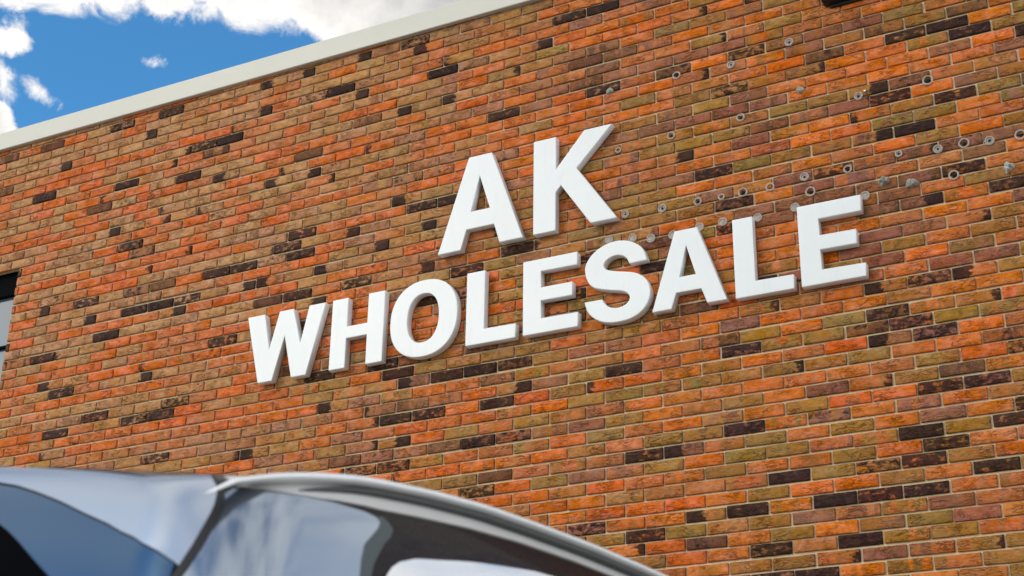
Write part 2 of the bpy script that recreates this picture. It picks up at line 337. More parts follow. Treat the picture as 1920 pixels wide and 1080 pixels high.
bm = bmesh.new(); add_box(bm, WINX0 + .04, WINX1 - .008, Y0 + .04, Y0 + .052, WINZ0 + .02, 5.82)
for v in bm.verts: v.co -= bx
from_bm('pane', bm, m_glass, win)
bm = bmesh.new(); add_box(bm, WINX0 - .05, WINX1 + 0.03, -0.05, 0.059, WINZ0 - .07, WINZ0 - 0.001)
for v in bm.verts: v.co -= bx
bevel_all(bm, 0.006, 2)
from_bm('sill', bm, plain('sill_concrete', rgb(170, 165, 155), 0.8, 0, .1, 12, .002), win)
# ------------------------------------------------------------------ sign letters
m_let, t, b = mat('letter_acrylic')
geo = t.node('ShaderNodeNewGeometry').outputs['Position']
n1 = t.noise(geo, 1.6, 4, 0.6); n2 = t.noise(t.vmath('MULTIPLY', geo, (9, 9, 1.2)), 3.0, 4, 0.6)
c = t.mix(t.mapr(n1, 0.3, 0.75, 0, 1), (0.78, 0.785, 0.77, 1), (0.745, 0.75, 0.73, 1))
c = t.mix(t.mapr(n2, 0.55, 0.8, 0, 0.10), c, rgb(150, 148, 138))
t.l.new(c, b.inputs['Base Color']); b.inputs['Roughness'].default_value = 0.38
b.inputs['Subsurface Weight'].default_value = 0.45; b.inputs['Subsurface Radius'].default_value = (1, 0.98, 0.94); b.inputs['Subsurface Scale'].default_value = 0.03
bp = t.node('ShaderNodeBump'); bp.inputs['Distance'].default_value = 0.002; bp.inputs['Strength'].default_value = 0.12
t.put(bp.inputs['Height'], t.noise(geo, 7.0, 3)); t.l.new(bp.outputs[0], b.inputs['Normal'])
def slope(x, z, z0, h, k=-0.0045, xr=-2.3): return (x, z0 + z * h + k * (x - xr))
def cat(pts, n=5, closed=False):
    out = []; m = len(pts)
    rngi = range(m if closed else m - 1)
    for i in rngi:
        p0 = pts[(i - 1) % m] if (closed or i > 0) else pts[i]; p1 = pts[i]
        p2 = pts[(i + 1) % m]; p3 = pts[(i + 2) % m] if (closed or i + 2 < m) else pts[(i + 1) % m]
        for q in range(n):
            s = q / n
            out.append(tuple(0.5 * ((2 * b_) + (-a_ + c_) * s + (2 * a_ - 5 * b_ + 4 * c_ - d_) * s * s + (-a_ + 3 * b_ - 3 * c_ + d_) * s ** 3)
                       for a_, b_, c_, d_ in zip(p0, p1, p2, p3)))
    if not closed: out.append(pts[-1])
    return out
def letter(label, loops, depth=0.054):
    xs = [p[0] for l in loops for p in l]; zs_ = [p[1] for l in loops for p in l]
    cx, cz = (min(xs) + max(xs)) / 2, min(zs_)
    cu = bpy.data.curves.new('sign_letter', 'CURVE'); cu.dimensions = '2D'; cu.fill_mode = 'BOTH'
    bev = 0.0035
    cu.extrude = depth / 2 - bev; cu.bevel_depth = bev; cu.bevel_resolution = 2; cu.offset = -bev
    for l in loops:
        s = cu.splines.new('POLY'); s.points.add(len(l) - 1)
        for p, (x, z) in zip(s.points, l): p.co = (x - cx, z - cz, 0, 1)
        s.use_cyclic_u = True
    tmp = bpy.data.objects.new('tmp', cu); COL.objects.link(tmp)
    dg = bpy.context.evaluated_depsgraph_get()
    me = bpy.data.meshes.new_from_object(tmp.evaluated_get(dg))
    bpy.data.objects.remove(tmp); bpy.data.curves.remove(cu)
    me.transform(Matrix(((1, 0, 0, 0), (0, 0, -1, 0), (0, 1, 0, 0), (0, 0, 0, 1))))
    me.name = 'sign_letter'; me.materials.clear(); me.materials.append(m_let)
    o = bpy.data.objects.new('sign_letter', me); link(o)
    o.location = (cx, -0.060 + depth / 2, cz)
    tag(o, label, 'sign letter', 'white letters of the wall sign')
    return o
def K(pts): return [tuple(p) for p in pts]
def fixz(loop, z0, z1, mids=()):
    """square the strokes: snap the ends of the letter to the base and cap lines"""
    out = []
    for x, z in loop:
        d = -0.0045 * (x + 2.3)
        if abs(z - d - z0) < 0.03: z = z0 + d
        elif abs(z - d - z1) < 0.03: z = z1 + d
        out.append((x, z))
    return out
ZA0, ZA1, ZB0, ZB1 = 5.3005, 5.9415, 4.652, 5.130
def A(p): return [fixz(p[:8], *(AB)), p[8:]]
AB = (ZA0, ZA1)
letter('upper white A of the sign, the larger A left of the K',
  A([(-2.661,5.942),(-2.497,5.937),(-2.264,5.309),(-2.427,5.306),(-2.468,5.435),(-2.662,5.435),(-2.699,5.30),(-2.863,5.306),(-2.5782,5.795),(-2.6352,5.5547),(-2.5002,5.5525)]))
letter('tall white K at the right end of the upper line of the sign',
  [fixz([(-2.199,5.948),(-2.046,5.94),(-2.044,5.712),(-1.852,5.941),(-1.667,5.934),(-1.904,5.690),(-1.6375,5.2955),(-1.8115,5.304),(-2.009,5.595),(-2.044,5.556),(-2.042,5.295),(-2.195,5.306)], ZA0, ZA1)])
letter('white W at the left end of the lower line of the sign',
  [fixz([(-4.309,5.13),(-4.172,5.125),(-4.114,4.880),(-4.052,5.13),(-3.943,5.125),(-3.869,4.885),(-3.817,5.128),(-3.690,5.124),(-3.808,4.649),(-3.922,4.652),(-3.997,4.958),(-4.071,4.648),(-4.183,4.653)], ZB0, ZB1)])
letter('white H of the lower line between the W and the O',
  [fixz([(-3.634,5.135),(-3.516,5.126),(-3.514,4.937),(-3.361,4.936),(-3.361,5.13),(-3.239,5.124),(-3.236,4.647),(-3.358,4.651),(-3.360,4.857),(-3.513,4.857),(-3.512,4.647),(-3.632,4.655)], ZB0, ZB1)])
def sup(cx, cz, a_, b_, n=2.25, N=72):
    o = []
    for i in range(N):
        t_ = 2 * math.pi * i / N; c_, s_ = math.cos(t_), math.sin(t_)
        o.append((cx + a_ * math.copysign(abs(c_) ** (2 / n), c_), cz + b_ * math.copysign(abs(s_) ** (2 / n), s_)))
    return o
letter('round white O of the lower line of the sign', [sup(-2.9475, 4.8935, 0.2405, 0.2555), sup(-2.951, 4.895, 0.113, 0.163)])
letter('white L following the O in the lower line',
  [fixz([(-2.645,5.14),(-2.520,5.132),(-2.519,4.746),(-2.3035,4.742),(-2.3035,4.648),(-2.644,4.66)], ZB0, ZB1)])
letter('white E in the middle of the lower line, left of the S',
  [fixz([(-2.258,5.133),(-1.898,5.132),(-1.898,5.045),(-2.138,5.048),(-2.136,4.943),(-1.930,4.941),(-1.930,4.854),(-2.136,4.857),(-2.134,4.744),(-1.893,4.741),(-1.893,4.649),(-2.254,4.659)], ZB0, ZB1)])
S_ = [(-1.4531,4.9852),(-1.4798,5.0642),(-1.5357,5.1129),(-1.5925,5.1372),(-1.6581,5.1443),(-1.7326,5.129),(-1.7993,5.0886),(-1.8411,5.0305),(-1.8453,4.9734),(-1.8246,4.9106),(-1.7834,4.871),(-1.6934,4.8406),(-1.6063,4.8179),(-1.5695,4.7887),(-1.567,4.7538),(-1.5975,4.7278),(-1.6458,4.7198),(-1.6942,4.7348),(-1.7265,4.7669),(-1.7362,4.7893)]
S2 = [(-1.8501,4.7904),(-1.8331,4.7342),(-1.7922,4.6824),(-1.7273,4.6457),(-1.6467,4.6318),(-1.5585,4.6401),(-1.4863,4.6764),(-1.4456,4.7363),(-1.4367,4.7964),(-1.4554,4.8562),(-1.4906,4.8954),(-1.5464,4.9257),(-1.6354,4.9483),(-1.7029,4.970),(-1.7268,4.9993),(-1.7146,5.0284),(-1.6754,5.0498),(-1.6262,5.0505),(-1.5847,5.0265),(-1.5628,4.9839)]
letter('curved white S of the lower line of the sign', [cat(S_, 5) + cat(S2, 5)])
AB = (ZB0 + 0.003, ZB1 + 0.003)
letter('lower white A of the sign, the smaller A right of the S',
  A([(-1.279,5.128),(-1.143,5.1287),(-0.978,4.6507),(-1.0955,4.65),(-1.128,4.743),(-1.278,4.7435),(-1.308,4.6518),(-1.427,4.658),(-1.2110,5.026),(-1.2575,4.837),(-1.1575,4.837)]))
letter('white L next to the last E in the lower line',
  [fixz([(-0.930,5.125),(-0.812,5.119),(-0.811,4.728),(-0.592,4.724),(-0.592,4.636),(-0.928,4.65)], ZB0 - .004, ZB1)])
letter('white E at the right end of the lower line of the sign',
  [fixz([(-0.552,5.119),(-0.195,5.109),(-0.196,5.024),(-0.435,5.026),(-0.434,4.926),(-0.232,4.922),(-0.233,4.836),(-0.435,4.840),(-0.434,4.721),(-0.194,4.715),(-0.196,4.627),(-0.551,4.638)], ZB0 - .005, ZB1)])

# ------------------------------------------------------------------ silicone pads left by an older sign
m_sil, t, b = mat('old_silicone')
geo = t.node('ShaderNodeNewGeometry').outputs['Position']
n = t.noise(geo, 45, 4, 0.6)
t.l.new(t.mix(t.mapr(n, 0.3, 0.7), rgb(226, 220, 212), rgb(168, 150, 132)), b.inputs['Base Color'])
b.inputs['Roughness'].default_value = 0.28
tr = t.node('ShaderNodeBsdfTransparent'); tr.inputs[0].default_value = (0.93, 0.9, 0.86, 1)
mx = t.node('ShaderNodeMixShader'); t.put(mx.inputs[0], t.mapr(n, 0.3, 0.7, 0.25, 0.75))
t.l.new(tr.outputs[0], mx.inputs[1]); t.l.new(b.outputs[0], mx.inputs[2])
t.l.new(mx.outputs[0], t.n['Material Output'].inputs['Surface'])
m_sil2 = plain('clear_disc_pad', rgb(176, 172, 160), 0.25, 0, 0.25, 60)
m_hole = plain('drilled_hole', rgb(24, 18, 16), 0.9)
m_grey = plain('cement_dab', rgb(150, 146, 132), 0.8, 0, 0.3, 60, 0.002)
m_steel = plain('screw_steel', (0.6, 0.6, 0.6, 1), 0.3, 1.0)
def ring_bm(R, r, sd):
    bm = bmesh.new(); N, M = 30, 8; g = []
    for i in range(N):
        th = 2 * math.pi * i / N
        k = 1 + 0.07 * noise.noise(Vector((math.cos(th) * 1.5 + sd, math.sin(th) * 1.5, sd)))
        rr = r * (1 + 0.35 * noise.noise(Vector((math.cos(th) * 2.2, math.sin(th) * 2.2 + sd, 3.0))))
        row = []
        for j in range(M):
            ph = 2 * math.pi * j / M
            q = R * k + rr * math.cos(ph)
            row.append(bm.verts.new((q * math.cos(th), -0.004 - rr * 0.9 * math.sin(ph), q * math.sin(th))))
        g.append(row)
    for i in range(N):
        for j in range(M):
            bm.faces.new((g[i][j], g[(i + 1) % N][j], g[(i + 1) % N][(j + 1) % M], g[i][(j + 1) % M]))
    bmesh.ops.recalc_face_normals(bm, faces=bm.faces)
    return bm
def disc_bm(R, d, sd, wob=0.08, rings=4, N=22, dome=1.0):
    bm = bmesh.new(); prev = None; c = bm.verts.new((0, -d, 0))
    for q in range(1, rings + 2):
        f = min(1.0, q / rings); row = []
        for i in range(N):
            th = 2 * math.pi * i / N
            k = 1 + wob * noise.noise(Vector((math.cos(th) * 1.6 + sd, math.sin(th) * 1.6, sd)))
            lump = 1 + wob * 2.2 * noise.noise(Vector((math.cos(th) * f * 2 + sd, math.sin(th) * f * 2, sd + 5)))
            y = -d * lump * (1 - dome * f ** 4) if q <= rings else 0.012
            row.append(bm.verts.new((R * f * k * math.cos(th), y, R * f * k * math.sin(th))))
        for i in range(N):
            if prev is None: bm.faces.new((c, row[i], row[(i + 1) % N]))
            else: bm.faces.new((prev[i], row[i], row[(i + 1) % N], prev[(i + 1) % N]))
        prev = row
    bmesh.ops.recalc_face_normals(bm, faces=bm.faces)
    return bm
def pad(x, z, kind, label):
    sd = random.random() * 50
    y = -0.002
    if kind in ('ring', 'wide', 'small'):
        R = {'ring': 0.0215, 'wide': 0.0255, 'small': 0.016}[kind] * random.uniform(0.94, 1.06)
        o = empty('silicone_ring', (x, y, z))
        tag(o, label, 'silicone ring', 'silicone rings left on the bricks')
        from_bm('bead', ring_bm(R, 0.0052, sd), m_sil, o, True)
        if random.random() < 0.3: from_bm('smear', disc_bm(R * 0.95, 0.0025, sd + 2, 0.05), m_sil, o, True)
        if random.random() < 0.9:
            from_bm('hole', disc_bm(R * random.uniform(0.32, 0.5), 0.0052, sd + 3, 0.25), m_hole, o, True)
    elif kind == 'disc':
        o = empty('pad_disc', (x, y, z)); tag(o, label, 'adhesive pad', 'clear adhesive pads left above the lower letters')
        from_bm('disc', disc_bm(0.026, 0.0045, sd, 0.05), m_sil, o, True)
        from_bm('bead', ring_bm(0.023, 0.005, sd + 3), m_sil, o, True)
    elif kind == 'dab':
        o = from_bm('cement_dab', disc_bm(0.024, 0.012, sd, 0.30), m_grey, None, True); o.location = (x, y, z)
        tag(o, label, 'cement dab', 'cement dabs on the bricks')
    elif kind == 'glob':
        o = from_bm('silicone_glob', disc_bm(0.030, 0.022, sd, 0.55, 6, 30), m_sil2 if random.random() < .5 else m_grey, None, True); o.location = (x, y, z)
        tag(o, label, 'silicone glob', 'ragged silicone globs on the bricks')
for q in [
 (-1.151,5.318,'ring','silicone ring with a dark hole, straight above the top of the lower A'),
 (-1.373,5.321,'ring','second silicone ring from the left in the row above SALE'),
 (-1.006,5.314,'small','smallest silicone ring, close left of the boldest ring above the L'),
 (-0.877,5.315,'wide','boldest pale silicone ring, above the top of the last L'),
 (-0.714,5.312,'ring','silicone ring under a thin scratch, between the last L and E'),
 (-1.305,5.791,'ring','silicone ring right of the arm of the K, alone on a brown brick'),
 (-0.869,5.803,'ring','bright whitish silicone ring high above the last L'),
 (-0.512,5.329,'ring','brownish silicone ring at the left end of a black brick above the last E'),
 (-0.484,5.229,'wide','pale silicone ring just above the top bar of the last E'),
 (-0.577,5.152,'disc','clear pad half hidden behind the top left corner of the last E'),
 (-0.797,5.135,'disc','clear pad touching the top right corner of the last L'),
 (-1.005,5.154,'disc','clear pad on a black brick, left of the top of the last L'),
 (-1.146,5.151,'disc','clear pad peeking out behind the top right of the lower A'),
 (-1.448,5.143,'disc','whitest clear pad, between the tops of S and lower A'),
 (-1.311,5.137,'disc','clear pad nearly hidden behind the top left of the lower A'),
 (-0.265,5.319,'ring','dark silicone ring at the right end of a black brick above the last E'),
 (0.232,5.324,'ring','silicone ring with a round black hole, left of the widest ring at the right'),
 (0.371,5.325,'wide','widest open silicone ring with orange brick showing through it'),
 (0.503,5.308,'ring','silicone ring on a mauve brick, third from the left in the far right row'),
 (0.662,5.304,'wide','dark silicone ring cut by the right edge of the photo'),
 (0.300,5.149,'wide','filled silicone ring below a black brick, right of the last E'),
 (0.581,5.129,'glob','ragged greenish glob at the right edge of the photo'),
 (-0.075,5.201,'glob','ragged white glob above right of the last E'),
 (0.079,5.151,'glob','ragged brown speckled glob right of the white glob'),
 (0.021,5.346,'small','broken small ring stain on a red brick above the globs'),
 (-0.182,5.135,'disc','clear pad at the top right corner of the last E'),
 (0.217,5.759,'wide','thin pale silicone ring on a blue black brick end, high at the right'),
 (-0.172,5.761,'ring','silicone ring beside the steel screw'),
 (-0.551,6.227,'ring','highest silicone ring, left below the black lamp'),
 (-0.913,6.174,'ring','silicone ring under a blue black half brick'),
 (-0.506,5.893,'dab','pale cement dab on bright orange bricks'),
 (-1.260,6.196,'ring','silicone ring on a purple brick, leftmost of the upper rings'),
 (-1.609,5.335,'ring','faint silicone ring beside the foot of the K'),
 (-1.650,5.777,'small','broken small ring stain just right of the arm of the K'),
 (-1.715,5.190,'disc','clear pad nearly hidden behind the top of the S'),
 (-1.564,5.170,'disc','clear pad at the upper right of the S'),
 (-1.705,6.207,'dab','grey cement dab at the lower edge of a dark purple brick above the K'),
]: pad(*q)
bm = bmesh.new()
bmesh.ops.create_cone(bm, cap_ends=True, segments=14, radius1=0.005, radius2=0.005, depth=0.07, matrix=Matrix.Translation((0, -0.03, 0)) @ Matrix.Rotation(math.pi / 2, 4, 'X'))
bmesh.ops.create_cone(bm, cap_ends=True, segments=18, radius1=0.011, radius2=0.006, depth=0.012, matrix=Matrix.Translation((0, -0.066, 0)) @ Matrix.Rotation(math.pi / 2, 4, 'X'))
o = from_bm('screw', bm, m_steel, None, True); o.location = (-0.118, 0, 5.747)
tag(o, 'bright steel screw sticking out of a dark brick at the upper right', 'screw')

# ------------------------------------------------------------------ black wall lamp at the top edge
m_blk = plain('lamp_black', rgb(16, 15, 16), 0.45, 0.0, 0.1, 20, 0.0006)
m_lens = plain('lamp_lens', rgb(22, 22, 23), 0.2)
lamp = empty('wall_lamp', (-0.19, 0, 6.555))
tag(lamp, 'black wall lamp cut by the top edge of the photo, above the rings', 'lamp')
bm = bmesh.new()
pr = [(0.0, -0.155), (0.0, 0.16), (-0.10, 0.16), (-0.20, 0.08), (-0.235, -0.02), (-0.225, -0.06), (-0.06, -0.155)]
a_ = [bm.verts.new((-0.137, y, z)) for y, z in pr]; c_ = [bm.verts.new((0.137, y, z)) for y, z in pr]
for i in range(len(pr)): bm.faces.new((a_[i], c_[i], c_[(i + 1) % len(pr)], a_[(i + 1) % len(pr)]))
bm.faces.new(a_[::-1]); bm.faces.new(c_); bmesh.ops.recalc_face_normals(bm, faces=bm.faces); bevel_all(bm, 0.012, 3)
from_bm('housing', bm, m_blk, lamp)
bm = bmesh.new(); add_box(bm, -0.085, 0.085, -0.20, -0.085, -0.128, -0.11)
for v in bm.verts: v.co.z += (-0.058 - -0.128) * 0 + (-v.co.y - 0.085) * 0.55 - 0.012
bevel_all(bm, 0.004, 2)
from_bm('lens', bm, m_lens, lamp)
bm = bmesh.new(); add_box(bm, -0.10, 0.10, -0.02, 0.012, -0.172, -0.150); bevel_all(bm, 0.004, 2)
from_bm('mounting_plate', bm, m_blk, lamp)
# ------------------------------------------------------------------ parked car in the foreground
RAIL = [(0.0, 1.749), (0.023, 1.76), (0.082, 1.777), (0.135, 1.79), (0.219, 1.808), (0.269, 1.816), (0.376, 1.828), (0.493, 1.836), (0.621, 1.839), (0.76, 1.84), (0.913, 1.837), (0.987, 1.835), (1.3, 1.822), (1.7, 1.797), (2.0, 1.768)]
RC=0.12
HALF=0.86
SREAR=-(RC*math.pi/4+HALF+0.07-RC)   # s at the centre of the rear face
SFRONT=3.1                            # s at the front end of the side
ZB=1.0
OUT=0.07
def railz(u):
    pts=RAIL
    if u<=pts[0][0]: return pts[0][1]+max(u,-0.1)*0.35
    for (a,b),(c,d) in zip(pts,pts[1:]):
        if u<=c:
            t=(u-a)/(c-a); return b+(d-b)*t
    return pts[-1][1]-(u-pts[-1][0])*0.03-max(0.0,u-2.0)**2*0.06
def shell(s,k,off=0.0):
    q=RC*math.pi/4
    kk=min(1.0,max(k,0.0))
    e=1-math.sqrt(max(0.0,1-kk**5))
    iw=0.06*k+0.05*e
    iu=0.07*k+0.05*e
    if s>q:
        t=min(1.0,max(0.0,(s-1.9)/(SFRONT-1.9)))
        u=-OUT+RC+(s-q)+iu*(1-t)-t*0.9*k*1.0; w=OUT-iw; nu,nw=0.0,1.0
    elif s<-q:
        t=(-q-s)/(-q-SREAR)
        u=-OUT+iu-0.03*(1-(1-t)**2)*0; w=(OUT-RC-iw)*(1-t)-HALF*t; nu,nw=-1.0,0.0
    else:
        th=(s+q)/RC
        nu,nw=-math.cos(th),math.sin(th)
        u=-OUT+RC+RC*nu+iu; w=OUT-RC+RC*nw-iw
    crown=0.06*(1-math.exp(min(0.0,w)/0.25))+0.14*min(0.6,max(0.0,-w-0.17))
    T=railz(u)-0.012+crown
    z=ZB+(T-ZB)*k
    sl=0.16+0.7*kk**12
    nz=sl/math.sqrt(1+sl*sl); nh=1/math.sqrt(1+sl*sl)
    return (u+nu*nh*off, w+nw*nh*off, z+nz*off)

RW = -0.03
TOPS = [(0.027, 1.761), (0.051, 1.773), (0.111, 1.79), (0.165, 1.803), (0.252, 1.821), (0.303, 1.829), (0.412, 1.841), (0.532, 1.85), (0.663, 1.853), (0.805, 1.854), (0.962, 1.851), (1.037, 1.849), (1.3, 1.833), (1.7, 1.808), (2.01, 1.778)]
def rail_top(u):
    for (a, b), (c, d) in zip(TOPS, TOPS[1:]):
        if u <= c: return b + (d - b) * max(-0.3, (u - a) / (c - a))
    return TOPS[-1][1]
PSI = math.radians(8.0)
car = empty('parked_car', (0.59900215, -6.14126086, 0.0), -PSI)
tag(car, 'dark maroon car with silver roof rail and sky reflected in its windows', 'car')
def L(u, w, z): return (w, u, z)          # local axes: x outward (right side), y forward
def SP(s, k, off=0.0, mir=False):
    u, w, z = shell(s, k, off)
    if mir: w = -2 * HALF - w
    return L(u, w, z)
m_paint, t, b = mat('maroon_paint')
b.inputs['Base Color'].default_value = rgb(17, 6, 7); b.inputs['Roughness'].default_value = 0.3; b.inputs['Metallic'].default_value = 0.0; b.inputs['Specular IOR Level'].default_value = 0.12
b.inputs['Coat Weight'].default_value = 0.09; b.inputs['Coat Roughness'].default_value = 0.02
tc = t.node('ShaderNodeTexCoord').outputs['Object']
t.put(b.inputs['Roughness'], t.mapr(t.noise(tc, 300, 2), 0.3, 0.7, 0.22, 0.4))
def glassy(name, colr, metal, rough):
    m, t, b = mat(name)
    b.inputs['Base Color'].default_value = colr; b.inputs['Metallic'].default_value = metal; b.inputs['Roughness'].default_value = rough
    tc = t.node('ShaderNodeTexCoord').outputs['Object']
    bp = t.node('ShaderNodeBump'); bp.inputs['Distance'].default_value = 0.01; bp.inputs['Strength'].default_value = 0.05
    t.put(bp.inputs['Height'], t.noise(tc, 5.0, 2)); t.l.new(bp.outputs[0], b.inputs['Normal'])
    return m
m_quarter = glassy('mirror_tinted_glass', (0.255, 0.295, 0.35, 1), 1.0, 0.15)
m_side = glassy('bright_tinted_glass', (0.60, 0.60, 0.60, 1), 1.0, 0.12)
m_spoiler = glassy('silver_gloss', (0.33, 0.375, 0.44, 1), 1.0, 0.26)
m_gate = glassy('blue_tinted_glass', (0.055, 0.10, 0.165, 1), 1.0, 0.17)
m_black = plain('black_glass', rgb(5, 5, 7), 0.25, ior=1.04)
m_seal = plain('rubber_seal', rgb(10, 10, 14), 0.6)
m_trim = plain('window_edge_trim', rgb(52, 66, 68), 0.35)
m_rail = plain('satin_rail', (0.78, 0.78, 0.77, 1), 0.26, 0.2, 0.04, 30)
m_band = plain('roof_sheen_paint', (0.52, 0.51, 0.49, 1), 0.34, 0.1, 0.04, 12)  # pale band paints the sky's reflection along the roof edge
m_gap_shade = plain('rail_gap_shade', rgb(66, 68, 66), 0.55)
m_tyre = plain('tyre_rubber', rgb(22, 22, 22), 0.9); m_rim = plain('rim_alloy', (0.6, 0.6, 0.62, 1), 0.3, 1.0)
# body: greenhouse shell all round, roof and lower body
bm = bmesh.new()
ks = [0, .15, .3, .45, .6, .7, .78, .84, .88, .91, .935, .955, .97, .98, .988, .994, .998, 1.0]
q = RC * math.pi / 4
ss = [SREAR + (-q - SREAR) * i / 14 for i in range(15)] + [-q + 2 * q * i / 8 for i in range(1, 8)] + [q + (1.9 - q) * i / 26 for i in range(27)] + [1.9 + (SFRONT - 1.9) * i / 8 for i in range(1, 9)]
for mir in (False, True):
    g = [[bm.verts.new(SP(s, k, 0, mir)) for k in ks] for s in ss]
    for i in range(len(ss) - 1):
        for j in range(len(ks) - 1):
            bm.faces.new((g[i][j], g[i + 1][j], g[i + 1][j + 1], g[i][j + 1]))
    # roof from the edge to the centre line
    prev = [g[i][-1] for i in range(15, len(ss))]
    rows_ = [prev]
    for f in (0.12, 0.3, 0.55, 0.8, 1.0):
        row = []
        for v in prev:
            x = v.co.x + ((-HALF) - v.co.x) * f
            row.append(bm.verts.new((x, v.co.y, v.co.z + (0.10 * (1 - (1 - f) ** 2) if True else 0))))
        rows_.append(row)
    for ra, rb in zip(rows_, rows_[1:]):
        for i in range(len(ra) - 1): bm.faces.new((ra[i], ra[i + 1], rb[i + 1], rb[i]))
    # windscreen
    top = [r_[-1] for r_ in rows_]
    col = g[-1]
    bot = [bm.verts.new((col[0].co.x + (-HALF - col[0].co.x) * f, col[0].co.y + 0.25 * f, ZB)) for f in (0, .12, .3, .55, .8, 1.0)]
    for i in range(5): bm.faces.new((bot[i], bot[i + 1], top[i + 1], top[i]))
bmesh.ops.remove_doubles(bm, verts=bm.verts, dist=0.0005)
v_, f_ = add_box(bm, -2 * HALF - 0.10, 0.10, -0.14, 4.35, 0.36, 1.003)
es = list({e for v in v_ for e in v.link_edges})
bmesh.ops.bevel(bm, geom=es, offset=0.09, segments=4, affect='EDGES', profile=0.5)
bmesh.ops.recalc_face_normals(bm, faces=bm.faces)
from_bm('body', bm, m_paint, car, True)
def patch(name, poly, off, m, parent, mir=False, thick=0.012):
    """region of the shell outlined in (s,k), lifted off the body by its own thickness"""
    bm = bmesh.new()
    f = bm.faces.new([bm.verts.new((s, k * 2.0, 0)) for s, k in poly])
    s0, s1 = min(p[0] for p in poly), max(p[0] for p in poly); k0, k1 = min(p[1] for p in poly), max(p[1] for p in poly)
    cuts = [(s0 + i * 0.022) for i in range(1, int((s1 - s0) / 0.022) + 1)]
    for c in cuts:
        bmesh.ops.bisect_plane(bm, geom=bm.verts[:] + bm.edges[:] + bm.faces[:], plane_co=(c, 0, 0), plane_no=(1, 0, 0))
    c = 0.3
    while c < k1:
        if c > k0: bmesh.ops.bisect_plane(bm, geom=bm.verts[:] + bm.edges[:] + bm.faces[:], plane_co=(0, c * 2, 0), plane_no=(0, 1, 0))
        c += 0.05 if c < 0.75 else (0.02 if c < 0.93 else 0.008)
    P2 = {v: (v.co.x, v.co.y / 2) for v in bm.verts}
    for v, (s, k) in P2.items(): v.co = SP(s, k, off, mir)
    bnd = [e for e in bm.edges if len(e.link_faces) == 1]
    ret = bmesh.ops.extrude_edge_only(bm, edges=bnd)
    inv = {}
    for e in bnd:
        for v in e.verts: inv[tuple(round(x, 6) for x in v.co)] = P2[v]
    for v in [g_ for g_ in ret['geom'] if isinstance(g_, bmesh.types.BMVert)]:
        s, k = inv[tuple(round(x, 6) for x in v.co)]
        v.co = SP(s, k, off - thick, mir)
    bmesh.ops.recalc_face_normals(bm, faces=bm.faces)
    o = from_bm(name, bm, m, parent, True)
    o.data.set_sharp_from_angle(angle=math.radians(40))
    return o
low = [(-.035,.865),(-.042,.872),(-.065,.89),(-.105,.91),(-.16,.928),(-.215,.939),(-.275,.953),(-.335,.965),(-.385,.973),(-.435,.977),(-.55,.981),(SREAR,.983)]
blk = [(SREAR,.955),(-.6,.945),(-.48,.932),(-.4,.915),(-.375,.905),(-.345,.89),(-.31,.87),(-.265,.845),(-.22,.79),(-.19,.70),(-.17,.55),(-.17,.42),(SREAR,.42)]
mid = [(-.012,.998),(-.004,.986),(0,.973),(0,.955),(-.003,.942),(-.008,.926),(-.018,.895),(-.03,.865),(-.04,.845),(-.07,.7),(-.09,.6)]
wd = [.0012, .003, .0045] + [.0058] * 8
stl = [(a_ - d_, b_) for (a_, b_), d_ in zip(mid, wd)]
stl2 = [(a_ + d_, b_) for (a_, b_), d_ in zip(mid, wd)]
